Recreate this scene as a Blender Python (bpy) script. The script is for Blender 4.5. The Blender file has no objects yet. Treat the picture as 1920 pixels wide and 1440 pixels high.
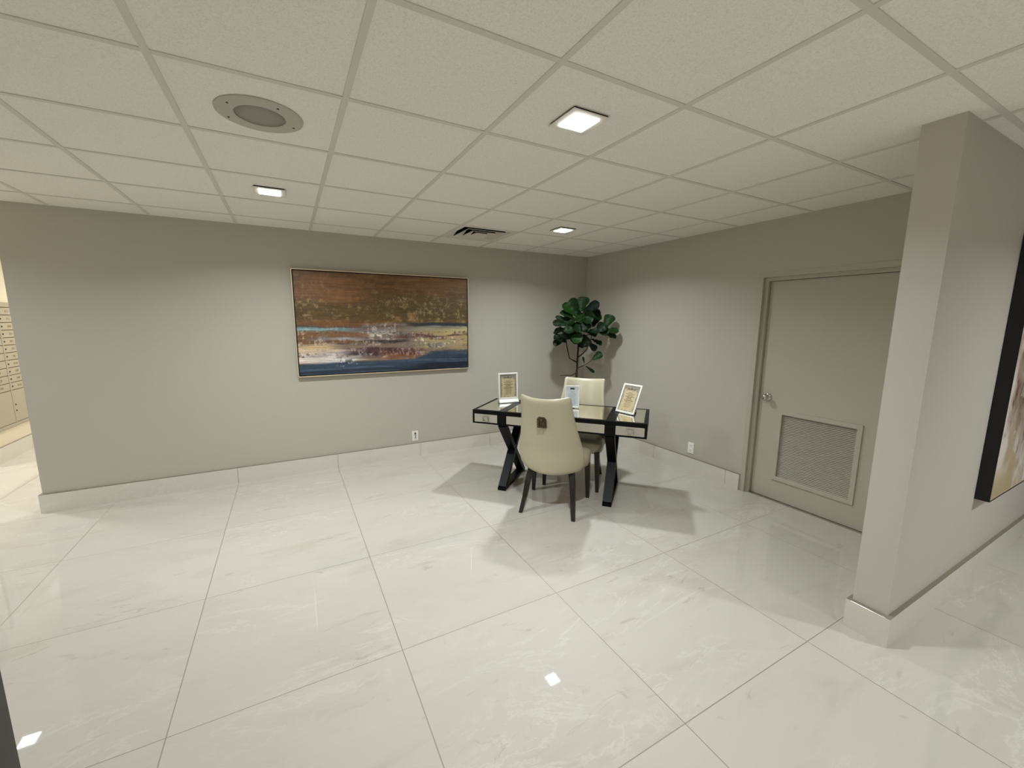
import bpy, bmesh, math, random
import numpy as np
from mathutils import Vector, Matrix, Euler

# ------------------------------------------------------------------ camera, world, exposure
SC = bpy.context.scene
COL = SC.collection
H = 2.4685                     # ceiling height
GRID = 0.6096                  # ceiling tile


def rot(rx, ry, rz):
    return (Matrix.Rotation(rz, 3, 'Z') @ Matrix.Rotation(rx, 3, 'X') @ Matrix.Rotation(ry, 3, 'Y'))


cam_data = bpy.data.cameras.new('camera')
cam = bpy.data.objects.new('camera', cam_data)
COL.objects.link(cam)
_R = rot(-0.1544, -0.0055, -0.4979)
_right, _fwd, _up = _R.col[0], _R.col[1], _R.col[2]
M = Matrix((_right, _up, -_fwd)).transposed().to_4x4()
M.translation = Vector((0.3432, -1.272, 1.6062))
cam.matrix_world = M
cam_data.sensor_fit = 'HORIZONTAL'
cam_data.sensor_width = 36.0
cam_data.lens = 771.8148 / 1920 * 36
cam_data.clip_start = 0.02
SC.camera = cam

world = bpy.data.worlds.new('world')
SC.world = world
world.use_nodes = True
world.node_tree.nodes['Background'].inputs[0].default_value = (1, 0.97, 0.92, 1)
world.node_tree.nodes['Background'].inputs[1].default_value = 0.05

SC.view_settings.view_transform = 'Standard'
SC.view_settings.look = 'None'
SC.view_settings.gamma = 1.0
SC.view_settings.use_curve_mapping = False
SC.view_settings.exposure = 0.0
SC.cycles.use_denoising = True
SC.cycles.max_bounces = 12
SC.cycles.diffuse_bounces = 8
SC.cycles.glossy_bounces = 6
SC.cycles.sample_clamp_indirect = 6.0
SC.cycles.caustics_reflective = False
SC.cycles.caustics_refractive = False

# lamp settings: (tile i, tile j, watts, colour)
ROOM_LIGHT = (0.95, 1.01, 1.04)
WARM_LIGHT = (1.0, 0.975, 0.9)
P = 22.5

# ------------------------------------------------------------------ helpers


def lin(r, g, b):
    def f(c):
        c /= 255.0
        return c / 12.92 if c <= 0.04045 else ((c + 0.055) / 1.055) ** 2.4
    return (f(r), f(g), f(b), 1.0)


def mat(name, color, rough=0.5, metal=0.0, spec=0.5, coat=0.0, coat_rough=0.1):
    m = bpy.data.materials.new(name)
    m.use_nodes = True
    b = m.node_tree.nodes['Principled BSDF']
    b.inputs['Base Color'].default_value = color
    b.inputs['Roughness'].default_value = rough
    b.inputs['Metallic'].default_value = metal
    b.inputs['Specular IOR Level'].default_value = spec
    b.inputs['Coat Weight'].default_value = coat
    b.inputs['Coat Roughness'].default_value = coat_rough
    return m


class NT:
    """tiny node building helper"""

    def __init__(self, m):
        self.t = m.node_tree
        self.bsdf = self.t.nodes['Principled BSDF']

    def n(self, kind, **kw):
        nd = self.t.nodes.new(kind)
        for k, v in kw.items():
            setattr(nd, k, v)
        return nd

    def l(self, a, b):
        self.t.links.new(a, b)

    def set(self, sock, v):
        if hasattr(v, 'is_output') or isinstance(v, bpy.types.NodeSocket):
            self.l(v, sock)
        else:
            sock.default_value = v

    def math(self, op, a, b=None, c=None):
        nd = self.n('ShaderNodeMath', operation=op)
        self.set(nd.inputs[0], a)
        if b is not None:
            self.set(nd.inputs[1], b)
        if c is not None:
            self.set(nd.inputs[2], c)
        return nd.outputs[0]

    def mix(self, fac, a, b):
        nd = self.n('ShaderNodeMix', data_type='RGBA')
        self.set(nd.inputs[0], fac)
        self.set(nd.inputs[6], a)
        self.set(nd.inputs[7], b)
        return nd.outputs[2]

    def noise(self, vec, scale, detail=3.0, rough=0.5, dist=0.0):
        nd = self.n('ShaderNodeTexNoise')
        if vec is not None:
            self.l(vec, nd.inputs['Vector'])
        nd.inputs['Scale'].default_value = scale
        nd.inputs['Detail'].default_value = detail
        nd.inputs['Roughness'].default_value = rough
        nd.inputs['Distortion'].default_value = dist
        return nd

    def ramp(self, fac, stops):
        nd = self.n('ShaderNodeValToRGB')
        el = nd.color_ramp.elements
        while len(el) > 1:
            el.remove(el[-1])
        el[0].position, el[0].color = stops[0]
        for p, c in stops[1:]:
            e = el.new(p)
            e.color = c
        self.l(fac, nd.inputs[0])
        return nd.outputs[0]

    def bump(self, height, strength, dist=0.01):
        nd = self.n('ShaderNodeBump')
        nd.inputs['Strength'].default_value = strength
        nd.inputs['Distance'].default_value = dist
        self.l(height, nd.inputs['Height'])
        self.l(nd.outputs[0], self.bsdf.inputs['Normal'])


def g(v):
    return (v, v, v, 1)


def obj(name, bm, material, parent=None, smooth=False):
    me = bpy.data.meshes.new(name)
    bmesh.ops.recalc_face_normals(bm, faces=bm.faces)
    bm.to_mesh(me)
    bm.free()
    if smooth:
        me.shade_smooth()
    if material is not None:
        me.materials.append(material)
    o = bpy.data.objects.new(name, me)
    COL.objects.link(o)
    if parent is not None:
        o.parent = parent
    return o


def mods(o, bevel=0.0, seg=2, sub=0):
    if sub:
        m = o.modifiers.new('subsurf', 'SUBSURF')
        m.levels = sub
        m.render_levels = sub
    if bevel:
        m = o.modifiers.new('bevel', 'BEVEL')
        m.width = bevel
        m.segments = seg
        m.limit_method = 'ANGLE'
        m.angle_limit = math.radians(40)
    return o


def box(bm, x0, x1, y0, y1, z0, z1, mtx=None):
    v = [bm.verts.new((x, y, z)) for x in (x0, x1) for y in (y0, y1) for z in (z0, z1)]
    if mtx is not None:
        for q in v:
            q.co = mtx @ q.co
    for f in ((0, 1, 3, 2), (4, 6, 7, 5), (0, 4, 5, 1), (2, 3, 7, 6), (0, 2, 6, 4), (1, 5, 7, 3)):
        bm.faces.new([v[i] for i in f])
    return v


def quad(bm, pts):
    bm.faces.new([bm.verts.new(p) for p in pts])


def bar(bm, a, b, w, t, wdir):
    """rectangular bar from a to b; w along wdir, t across"""
    a, b, wdir = Vector(a), Vector(b), Vector(wdir).normalized()
    d = (b - a).normalized()
    s = d.cross(wdir).normalized()
    v = []
    for p in (a, b):
        for i, j in ((-1, -1), (1, -1), (1, 1), (-1, 1)):
            v.append(bm.verts.new(p + wdir * (w / 2 * i) + s * (t / 2 * j)))
    for f in ((3, 2, 1, 0), (4, 5, 6, 7), (0, 1, 5, 4), (1, 2, 6, 5), (2, 3, 7, 6), (3, 0, 4, 7)):
        bm.faces.new([v[i] for i in f])


def tube(bm, pts, radii, seg=10):
    rings = []
    pts = [Vector(p) for p in pts]
    for i, p in enumerate(pts):
        d = (pts[min(i + 1, len(pts) - 1)] - pts[max(i - 1, 0)]).normalized()
        a = d.cross(Vector((0.31, 0.87, 0.22))).normalized()
        b = d.cross(a)
        r = radii[i] if not isinstance(radii, float) else radii
        rings.append([bm.verts.new(p + (a * math.cos(k * 2 * math.pi / seg) + b * math.sin(k * 2 * math.pi / seg)) * r) for k in range(seg)])
    for A, B in zip(rings, rings[1:]):
        for k in range(seg):
            bm.faces.new((A[k], A[(k + 1) % seg], B[(k + 1) % seg], B[k]))
    bm.faces.new(rings[0][::-1])
    bm.faces.new(rings[-1])


def lathe(bm, prof, seg=40, mtx=None):
    """profile of (r, z) spun around z"""
    rings = []
    for r, z in prof:
        if r < 1e-6:
            rings.append([bm.verts.new((0, 0, z))])
        else:
            rings.append([bm.verts.new((r * math.cos(k * 2 * math.pi / seg), r * math.sin(k * 2 * math.pi / seg), z)) for k in range(seg)])
    for A, B in zip(rings, rings[1:]):
        for k in range(seg):
            k2 = (k + 1) % seg
            if len(A) == 1 and len(B) == 1:
                continue
            if len(A) == 1:
                bm.faces.new((A[0], B[k2], B[k]))
            elif len(B) == 1:
                bm.faces.new((A[k], A[k2], B[0]))
            else:
                bm.faces.new((A[k], A[k2], B[k2], B[k]))
    if mtx is not None:
        for R_ in rings:
            for v in R_:
                v.co = mtx @ v.co


def frame_bm(bm, x0, x1, z0, z1, w, y0, y1):
    """rectangular frame in the xz plane with border w and mitred corners, from y0 (front) to y1"""
    o = [(x0, z0), (x1, z0), (x1, z1), (x0, z1)]
    i = [(x0 + w, z0 + w), (x1 - w, z0 + w), (x1 - w, z1 - w), (x0 + w, z1 - w)]
    V = {}
    for key, pts in (('o', o), ('i', i)):
        for yk, y in ((0, y0), (1, y1)):
            V[key, yk] = [bm.verts.new((x, y, z)) for x, z in pts]
    for k in range(4):
        k2 = (k + 1) % 4
        bm.faces.new((V['o', 0][k], V['o', 0][k2], V['i', 0][k2], V['i', 0][k]))
        bm.faces.new((V['o', 1][k2], V['o', 1][k], V['i', 1][k], V['i', 1][k2]))
        bm.faces.new((V['o', 0][k2], V['o', 0][k], V['o', 1][k], V['o', 1][k2]))
        bm.faces.new((V['i', 0][k], V['i', 0][k2], V['i', 1][k2], V['i', 1][k]))


def thing(name, label, cat, loc=(0, 0, 0), rotz=0.0, group=None):
    o = bpy.data.objects.new(name, None)
    o.empty_display_size = 0.1
    COL.objects.link(o)
    o.location = loc
    o.rotation_euler = (0, 0, rotz)
    o['label'] = label
    o['category'] = cat
    if group:
        o['group'] = group
    return o


def struct(o, label=None, cat=None):
    o['kind'] = 'structure'
    if label:
        o['label'] = label
        o['category'] = cat
    return o


def new():
    return bmesh.new()


def dup(root, loc, rotz, label, group):
    r = root.copy()
    COL.objects.link(r)
    r.location = loc
    r.rotation_euler = (0, 0, rotz)
    r['label'] = label
    if group:
        r['group'] = group
    for ch in list(root.children):
        c = ch.copy()
        COL.objects.link(c)
        c.parent = r
        for gch in list(ch.children):
            d = gch.copy()
            COL.objects.link(d)
            d.parent = c
    return r


# ------------------------------------------------------------------ materials
def wall_paint(name, rgb):
    m = mat(name, lin(*rgb), rough=0.62, spec=0.35)
    t = NT(m)
    co = t.n('ShaderNodeTexCoord').outputs['Object']
    big = t.noise(co, 1.3, 2, 0.5)
    c = lin(*rgb)
    d = tuple(x * 0.965 for x in c[:3]) + (1,)
    t.l(t.mix(big.outputs[0], c, d), t.bsdf.inputs['Base Color'])
    fine = t.noise(co, 260, 2, 0.6)
    t.bump(fine.outputs[0], 0.12, 0.002)
    return m


M_WALL = wall_paint('greige_wall_paint', (188, 184, 172))
M_WALL2 = wall_paint('light_greige_wall_paint', (194, 189, 180))
M_MAILWALL = wall_paint('cream_wall_paint', (230, 222, 200))
M_DOORPAINT = mat('greige_door_paint', lin(182, 177, 162), 0.42)
M_BLACKLACQ = mat('black_lacquer', lin(8, 8, 8), 0.42, spec=0.16)
M_BLACK = mat('matte_black', lin(10, 10, 10), 0.6)
M_DARK = mat('dark_duct_and_shade', lin(14, 14, 13), 0.9, spec=0.1)  # duct interior; also painted shade in the fixture gaps
M_MIRROR = mat('antiqued_mirror', lin(240, 238, 222), 0.06, metal=1.0)
M_DRAWER = mat('champagne_drawer_front', lin(184, 179, 165), 0.35, metal=0.2)
M_CHROME = mat('chrome', lin(205, 203, 196), 0.12, metal=1.0)
M_NICKEL = mat('satin_nickel', lin(196, 192, 182), 0.25, metal=1.0)
M_BRONZE = mat('aged_bronze', lin(92, 78, 60), 0.42, metal=0.8)
M_GOLD = mat('champagne_gilt', lin(222, 206, 176), 0.35, metal=0.5)
M_WHITEPL = mat('white_plastic', lin(238, 236, 228), 0.35)
M_SIGNWHITE = mat('white_sign_frame', lin(245, 243, 236), 0.3)
M_ACRYL = mat('silver_white_base', lin(215, 215, 208), 0.22, metal=0.4)
M_LEG = mat('espresso_wood', lin(34, 28, 24), 0.35)
M_TRIMWHITE = mat('white_enamel', lin(222, 219, 208), 0.45)
M_GREYGRILLE = mat('grey_grille', lin(150, 149, 138), 0.7)
M_SPKTRIM = mat('speaker_trim', lin(186, 182, 170), 0.55)
M_GRIDMET = mat('ceiling_grid_metal', lin(216, 214, 205), 0.5)
M_BARK = mat('brown_bark', lin(38, 29, 22), 0.85)
M_POT = mat('charcoal_pot', lin(46, 43, 40), 0.6)
M_SOIL = mat('soil', lin(40, 30, 22), 0.95)
M_INK = mat('dark_ink', lin(104, 92, 66), 0.8)
M_INKBLUE = mat('blue_grey_ink', lin(140, 156, 168), 0.8)
M_LOGO = mat('dark_teal_ink', lin(44, 62, 70), 0.7)
M_MAILDOOR = mat('beige_metal', lin(174, 167, 150), 0.42, metal=0.1)
M_MAILGAP = mat('brown_gap', lin(120, 100, 70), 0.7)
M_STRIP = mat('taupe_strip', lin(138, 130, 115), 0.85)
M_SLOT = mat('slot_dark', lin(60, 56, 48), 0.8)


def mk_leather():
    m = mat('cream_leather', lin(180, 173, 147), 0.34, spec=0.5)
    t = NT(m)
    co = t.n('ShaderNodeTexCoord').outputs['Object']
    v = t.n('ShaderNodeTexVoronoi')
    v.inputs['Scale'].default_value = 320
    t.l(co, v.inputs['Vector'])
    t.bump(v.outputs['Distance'], 0.08, 0.002)
    n = t.noise(co, 5, 2)
    t.l(t.mix(n.outputs[0], lin(188, 181, 156), lin(180, 173, 147)), t.bsdf.inputs['Base Color'])
    return m


M_LEATHER = mk_leather()


def mk_wood_dark():
    m = mat('dark_brown_wood', lin(52, 42, 36), 0.4)
    t = NT(m)
    co = t.n('ShaderNodeTexCoord').outputs['Object']
    mp = t.n('ShaderNodeMapping')
    mp.inputs['Scale'].default_value = (14, 14, 1.2)
    t.l(co, mp.inputs[0])
    n = t.noise(mp.outputs[0], 3, 5, 0.6, 0.6)
    t.l(t.mix(n.outputs[0], lin(24, 18, 16), lin(44, 33, 29)), t.bsdf.inputs['Base Color'])
    return m


M_WOODDARK = mk_wood_dark()


def mk_ceiling():
    m = mat('ceiling_tile', lin(240, 239, 231), 0.9, spec=0.2)
    t = NT(m)
    co = t.n('ShaderNodeTexCoord').outputs['Object']
    fine = t.noise(co, 170, 3, 0.7)
    c = t.ramp(fine.outputs[0], [(0.25, lin(222, 220, 212)), (0.5, lin(241, 239, 231)), (0.8, lin(247, 245, 238))])
    t.l(c, t.bsdf.inputs['Base Color'])
    t.bump(fine.outputs[0], 0.25, 0.003)
    return m


M_CEIL = mk_ceiling()


def marble_nodes(m, fx, fy, pitch, grout):
    """cream polished porcelain: faint tan clouds, pale veins, sparse brown cracks, thin grout lines"""
    t = NT(m)
    co = t.n('ShaderNodeTexCoord').outputs['Object']
    sep = t.n('ShaderNodeSeparateXYZ')
    t.l(co, sep.inputs[0])
    ux = t.math('DIVIDE', t.math('SUBTRACT', sep.outputs[0], fx), pitch)
    uy = t.math('DIVIDE', t.math('SUBTRACT', sep.outputs[1], fy), pitch)
    ix, iy = t.math('FLOOR', ux), t.math('FLOOR', uy)
    cell = t.n('ShaderNodeCombineXYZ')
    t.l(ix, cell.inputs[0])
    t.l(iy, cell.inputs[1])
    wn = t.n('ShaderNodeTexWhiteNoise', noise_dimensions='3D')
    t.l(cell.outputs[0], wn.inputs['Vector'])
    off = t.n('ShaderNodeVectorMath', operation='SCALE')
    t.l(wn.outputs['Color'], off.inputs[0])
    off.inputs['Scale'].default_value = 40.0
    add = t.n('ShaderNodeVectorMath', operation='ADD')
    t.l(co, add.inputs[0])
    t.l(off.outputs[0], add.inputs[1])
    # stretch the pattern along a diagonal
    mp = t.n('ShaderNodeMapping')
    mp.inputs['Rotation'].default_value = (0, 0, 0.62)
    mp.inputs['Scale'].default_value = (0.62, 1.7, 1.0)
    t.l(add.outputs[0], mp.inputs[0])
    v = mp.outputs[0]
    base = t.mix(t.noise(v, 1.6, 4, 0.55, 0.4).outputs[0], lin(202, 197, 188), lin(192, 187, 178))
    # broad tan clouds
    cl = t.noise(v, 2.6, 5, 0.62, 0.7)
    fac = t.ramp(cl.outputs[0], [(0.54, g(0)), (0.74, g(0.42))])
    base = t.mix(fac, base, lin(178, 166, 148))
    # small darker smudges
    sm = t.noise(v, 5.5, 4, 0.6, 1.2)
    fac = t.ramp(sm.outputs[0], [(0.645, g(0)), (0.75, g(0.44))])
    base = t.mix(fac, base, lin(152, 140, 121))
    # pale veins
    vn = t.noise(v, 2.1, 6, 0.65, 0.9)
    d = t.math('ABSOLUTE', t.math('SUBTRACT', vn.outputs[0], 0.5))
    fac = t.ramp(d, [(0.0, g(0.3)), (0.02, g(0.0))])
    mask = t.ramp(t.noise(v, 1.3, 2).outputs[0], [(0.45, g(0)), (0.6, g(1))])
    base = t.mix(t.math('MULTIPLY', fac, mask), base, lin(226, 223, 214))
    # hairline brown cracks, rare
    vn2 = t.noise(v, 1.1, 5, 0.6, 1.1)
    d2 = t.math('ABSOLUTE', t.math('SUBTRACT', vn2.outputs[0], 0.47))
    fac2 = t.ramp(d2, [(0.0, g(0.4)), (0.003, g(0.0))])
    mask2 = t.ramp(t.noise(v, 1.0, 2).outputs[0], [(0.6, g(0)), (0.68, g(1))])
    base = t.mix(t.math('MULTIPLY', fac2, mask2), base, lin(150, 136, 112))
    if grout:
        fxr = t.math('ABSOLUTE', t.math('SUBTRACT', t.math('FRACT', ux), 0.5))
        fyr = t.math('ABSOLUTE', t.math('SUBTRACT', t.math('FRACT', uy), 0.5))
        mx = t.math('MAXIMUM', fxr, fyr)
        ln = t.math('GREATER_THAN', mx, 0.5 - 0.0021 / pitch)
        base = t.mix(ln, base, lin(148, 139, 123))
        rr = t.math('ADD', t.math('MULTIPLY', ln, 0.4), 0.014)
        t.l(rr, t.bsdf.inputs['Roughness'])
    if not grout:
        base = t.mix(0.4, base, lin(236, 233, 224))
    t.l(base, t.bsdf.inputs['Base Color'])
    return m


M_FLOOR = marble_nodes(mat('polished_marble_tile', lin(220, 214, 202), 0.06, spec=0.5), -0.1764, 0.5606, 0.912, True)
M_BASE = marble_nodes(mat('marble_skirting', lin(220, 214, 202), 0.16, spec=0.4), -0.1764, 0.5606, 0.912, False)


def emit(name, color, strength):
    m = bpy.data.materials.new(name)
    m.use_nodes = True
    nt = m.node_tree
    nt.nodes.clear()
    o = nt.nodes.new('ShaderNodeOutputMaterial')
    e = nt.nodes.new('ShaderNodeEmission')
    e.inputs[0].default_value = color + (1,)
    e.inputs[1].default_value = strength
    nt.links.new(e.outputs[0], o.inputs[0])
    return m


M_DIFF = emit('lit_diffuser', (1.0, 0.98, 0.93), 30)
M_DIFFWARM = emit('lit_warm_diffuser', (1.0, 0.9, 0.7), 30)

# ------------------------------------------------------------------ room shell
XR, YB = 4.069, 3.42           # right wall, back wall
XB = -1.53                     # left end of the back wall
PX, PY, PT = 2.877, -0.542, 0.145   # free end of the partition and its front face
XL = -2.54                     # mail wall
X0, X1, Y0, Y1 = -6.4, 8.2, -7.0, 8.0


def slab(name, x0, x1, y0, y1, z0, z1, m):
    bm = new()
    box(bm, x0, x1, y0, y1, z0, z1)
    return struct(obj(name, bm, m))


bm = new()
box(bm, X0, X1, Y0, Y1, -0.1, 0.0)
struct(obj('floor', bm, M_FLOOR), 'large cream polished marble floor tiles with thin grout lines', 'floor')

# ceiling: one face per lay-in tile so that the vent can sit in a real opening
VI, VJ = 3, 4                  # tile holding the vent
bm = new()
i0, i1 = int(math.floor(X0 / GRID)), int(math.ceil(X1 / GRID))
j0, j1 = int(math.floor(Y0 / GRID)), int(math.ceil(Y1 / GRID))
for i in range(i0, i1):
    for j in range(j0, j1):
        if (i, j) == (VI, VJ):
            continue
        a, b = max(i * GRID, X0), min((i + 1) * GRID, X1)
        c, d = max(j * GRID, Y0), min((j + 1) * GRID, Y1)
        quad(bm, [(a, c, H), (a, d, H), (b, d, H), (b, c, H)])
bmesh.ops.remove_doubles(bm, verts=bm.verts, dist=1e-4)
ceiling = struct(obj('ceiling', bm, M_CEIL), 'white speckled square lay-in ceiling tiles', 'ceiling')
bm = new()
for i in range(i0 + 1, i1):
    x = i * GRID
    box(bm, x - 0.012, x + 0.012, Y0, Y1, H - 0.004, H + 0.02)
for j in range(j0 + 1, j1):
    y = j * GRID
    box(bm, X0, X1, y - 0.012, y + 0.012, H - 0.0036, H + 0.018)
o = obj('ceiling_grid', bm, M_GRIDMET, ceiling)
o['kind'] = 'structure'
bm = new()
box(bm, X0, X1, Y0, Y1, H + 0.32, H + 0.4)
struct(obj('roof_slab', bm, M_DARK))

# back wall (ends free at its left), with the room behind it
slab('wall_back', XB, XR + 0.15, YB, YB + 0.14, 0, H, M_WALL)
# right wall with the door opening
DY0, DY1, DZ = -0.10, 0.985, 2.025
bm = new()
box(bm, XR, XR + 0.15, DY1, YB, 0, H)
box(bm, XR, XR + 0.15, PY + PT, DY0, 0, H)
box(bm, XR, XR + 0.15, DY0, DY1, DZ, H)
struct(obj('wall_right', bm, M_WALL))
# partition stub with its face continuing to the right
slab('wall_partition', PX, X1, PY, PY + PT, 0, H, M_WALL2)
# mail wall and its neighbours
slab('wall_left', XL - 0.14, XL, 5.1, Y1, 0, H, M_MAILWALL)
slab('wall_lobby_side', XL - 0.14, XL, Y0, 3.12, 0, H, M_WALL2)
slab('wall_passage', X0, XL - 0.14, 2.98, 3.12, 0, H, M_WALL2)
slab('wall_mailroom', XL - 0.14, X1, Y1 - 0.12, Y1, 0, H, M_MAILWALL)
slab('wall_lobby_left', X0 - 0.1, X0, Y0, Y1, 0, H, M_WALL2)
slab('wall_lobby_rear', X0, X1, Y0 - 0.1, Y0, 0, H, M_WALL2)
slab('wall_lobby_right', X1, X1 + 0.1, Y0, Y1, 0, H, M_WALL2)
slab('wall_mail_return', X0, XL - 0.14, 5.1, 5.24, 0, H, M_WALL2)


# marble skirting with open joints between its pieces
def skirting(name, p0, p1, thick_dir, h=0.155, th=0.02, joints=()):
    """p0->p1 along the wall on the floor; joints are distances from p0"""
    p0, p1 = Vector(p0 + (0,)), Vector(p1 + (0,))
    d = (p1 - p0)
    L = d.length
    d.normalize()
    nd = Vector(thick_dir + (0,))
    cuts = [0.0] + [j for j in joints if 0 < j < L] + [L]
    bm = new()
    for a, b in zip(cuts, cuts[1:]):
        q0 = p0 + d * (a + (0.0012 if a > 0 else 0))
        q1 = p0 + d * (b - (0.0012 if b < L else 0))
        vs = []
        for p in (q0, q1):
            for off, z in ((0, 0), (th, 0), (th, h - 0.001), (th - 0.001, h), (0, h)):
                vs.append(bm.verts.new(p + nd * off + Vector((0, 0, z))))
        for k in range(5):
            k2 = (k + 1) % 5
            bm.faces.new((vs[k], vs[k2], vs[5 + k2], vs[5 + k]))
        bm.faces.new(vs[:5][::-1])
        bm.faces.new(vs[5:])
    o_ = struct(obj(name, bm, M_BASE))
    bm = new()  # thin darker taupe strip along the skirting's top
    vs = []
    for p in (p0, p1):
        for off, z in ((0, h), (th - 0.0004, h), (th - 0.0012, h + 0.0025), (0.003, h + 0.004), (0, h + 0.004)):
            vs.append(bm.verts.new(p + nd * off + Vector((0, 0, z))))
    for k in range(5):
        k2 = (k + 1) % 5
        bm.faces.new((vs[k], vs[k2], vs[5 + k2], vs[5 + k]))
    bm.faces.new(vs[:5][::-1])
    bm.faces.new(vs[5:])
    obj('top_strip', bm, M_STRIP, o_)
    return o_


fj = [(-0.1764 + k * 0.912) - XB for k in range(0, 6)]
skirting('baseboard_back', (XB, YB), (XR, YB), (0, -1), joints=fj)
skirting('baseboard_back_end', (XB, YB - 0.02), (XB, YB + 0.16), (-1, 0), th=0.02)
skirting('baseboard_right', (XR, YB - 0.02), (XR, 0.992), (-1, 0), joints=[0.45, 1.362, 2.27])
skirting('baseboard_right_corner', (XR, -0.107), (XR, PY + PT + 0.02), (-1, 0))
skirting('baseboard_partition', (PX - 0.02, PY), (X1, PY), (0, -1), joints=[1.2, 2.11, 3.02])
skirting('baseboard_partition_end', (PX, PY - 0.0), (PX, PY + PT), (-1, 0))
skirting('baseboard_partition_rear', (PX - 0.02, PY + PT), (XR, PY + PT), (0, 1))
skirting('baseboard_left', (XL, 5.1), (XL, Y1 - 0.12), (1, 0), h=0.175)
skirting('baseboard_lobby_side', (XL, Y0), (XL, 3.14), (1, 0))

# ------------------------------------------------------------------ door with louvre
door = thing('door_1', 'greige painted door with a louvre panel and chrome knob', 'door', (XR, 0, 0))
door['kind'] = 'structure'
LX = 0.062                     # leaf face behind the wall face
bm = new()
# hollow-metal frame: one stepped profile swept up, over and down with mitred corners
prof = [(0.075, 0.012), (0.075, -0.003), (0.03, -0.003), (0.03, 0.03), (0.0, 0.03), (0.0, 0.10), (0.075, 0.10)]
FY0, FY1, FZ = -0.03, 0.915, 1.955
rings = []
for sy, sz, y, z in ((1, 0, FY1, 0.0), (1, 1, FY1, FZ), (-1, 1, FY0, FZ), (-1, 0, FY0, 0.0)):
    rings.append([bm.verts.new((x, y + sy * o, z + sz * o)) for o, x in prof])
for A, B in zip(rings, rings[1:]):
    for k in range(len(prof)):
        k2 = (k + 1) % len(prof)
        bm.faces.new((A[k], A[k2], B[k2], B[k]))
bm.faces.new(rings[0])
bm.faces.new(rings[-1])
mods(obj('door_frame', bm, M_DOORPAINT, door), 0.002)
LY0, LY1 = -0.027, 0.912
VY0, VY1, VZ0, VZ1 = 0.132, 0.722, 0.208, 0.812      # louvre opening
bm = new()
for a, b, c, d in ((LY0, LY1, VZ1, 1.952), (LY0, LY1, 0.006, VZ0), (LY0, VY0, VZ0, VZ1), (VY1, LY1, VZ0, VZ1)):
    box(bm, LX, LX + 0.044, a, b, c, d)
bmesh.ops.remove_doubles(bm, verts=bm.verts, dist=1e-5)
obj('door_leaf', bm, M_DOORPAINT, door)
bm = new()
frame_bm(bm, VY0 - 0.015, VY1 + 0.015, VZ0 - 0.018, VZ1 + 0.018, 0.036, LX - 0.012, LX + 0.03)
for v in bm.verts:
    v.co = Vector((v.co.y, v.co.x, v.co.z))
louvre = mods(obj('louvre_frame', bm, M_DOORPAINT, door), 0.003)
bm = new()
nsl = 40
for k in range(nsl):
    z = VZ0 + 0.016 + (k + 0.5) * (VZ1 - VZ0 - 0.032) / nsl
    mt = Matrix.Translation((LX + 0.012, 0, z)) @ Matrix.Rotation(math.radians(-42), 4, 'Y')
    box(bm, -0.0075, 0.0075, VY0 + 0.018, VY1 - 0.018, -0.0012, 0.0012, mt)
obj('louvre_slats', bm, M_DOORPAINT, louvre)
bm = new()
box(bm, LX + 0.04, LX + 0.044, VY0 - 0.01, VY1 + 0.01, VZ0 - 0.01, VZ1 + 0.01)  # dark plate paints the shade seen between the slats
o = obj('louvre_shade_back', bm, M_SLOT, louvre)
bm = new()
mt = Matrix.Translation((LX, 0.842, 0.93)) @ Matrix.Rotation(-math.pi / 2, 4, 'Y')
lathe(bm, [(0, 0), (0.034, 0), (0.034, 0.004), (0.028, 0.01), (0.013, 0.013), (0.011, 0.03), (0.018, 0.036), (0.026, 0.046), (0.0275, 0.056), (0.024, 0.066), (0.014, 0.071), (0, 0.072)], 32, mt)
knob = obj('door_knob', bm, M_CHROME, door, True)
knob['label'] = 'chrome round knob'
# dark room edge under the leaf is closed by a sill
bm = new()
box(bm, 0.03, 0.15, LY0 - 0.002, LY1 + 0.002, -0.002, 0.004)
obj('threshold', bm, M_NICKEL, door)
bm = new()
box(bm, 0.112, 0.12, DY0 + 0.02, DY1 - 0.02, 0.0, 2.0)
obj('rear_panel', bm, M_DOORPAINT, door)

# ------------------------------------------------------------------ ceiling fixtures


def lamp_parts(t, warm, watts, spread=150):
    bm = new()
    # plate hangs a few millimetres under the tile on a smaller neck
    frame_bm(bm, -0.095, 0.095, -0.095, 0.095, 0.032, -0.0115, -0.0075)
    for v in bm.verts:
        v.co = Vector((v.co.x, v.co.z, v.co.y))
    mods(obj('trim_plate', bm, M_TRIMWHITE, t), 0.0015)
    bm = new()
    box(bm, -0.088, 0.088, -0.088, 0.088, -0.0078, 0.0)  # dark block paints the shadow gap above the plate
    nk = obj('shadow_neck', bm, M_DARK, t)
    bm = new()
    box(bm, -0.0625, 0.0625, -0.0625, 0.0625, -0.0145, -0.008)
    d = obj('diffuser', bm, M_DIFFWARM if warm else M_DIFF, t)
    d['label'] = 'glowing white square diffuser'
    ld = bpy.data.lights.new('downlight_beam', 'AREA')
    ld.shape = 'SQUARE'
    ld.size = 0.115
    ld.spread = math.radians(spread)
    ld.energy = watts
    ld.color = WARM_LIGHT if warm else ROOM_LIGHT
    lo = bpy.data.objects.new('beam', ld)
    COL.objects.link(lo)
    lo.parent = t
    lo.location = (0, 0, -0.0165)


def downlight(x, y, label, watts=P, warm=False):
    t = thing('downlight', label, 'ceiling light', (x, y, H), 0, 'square recessed ceiling downlights')
    lamp_parts(t, warm, watts, 172 if warm else 150)
    return t


def tc(i):
    return (i + 0.5) * GRID


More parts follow.
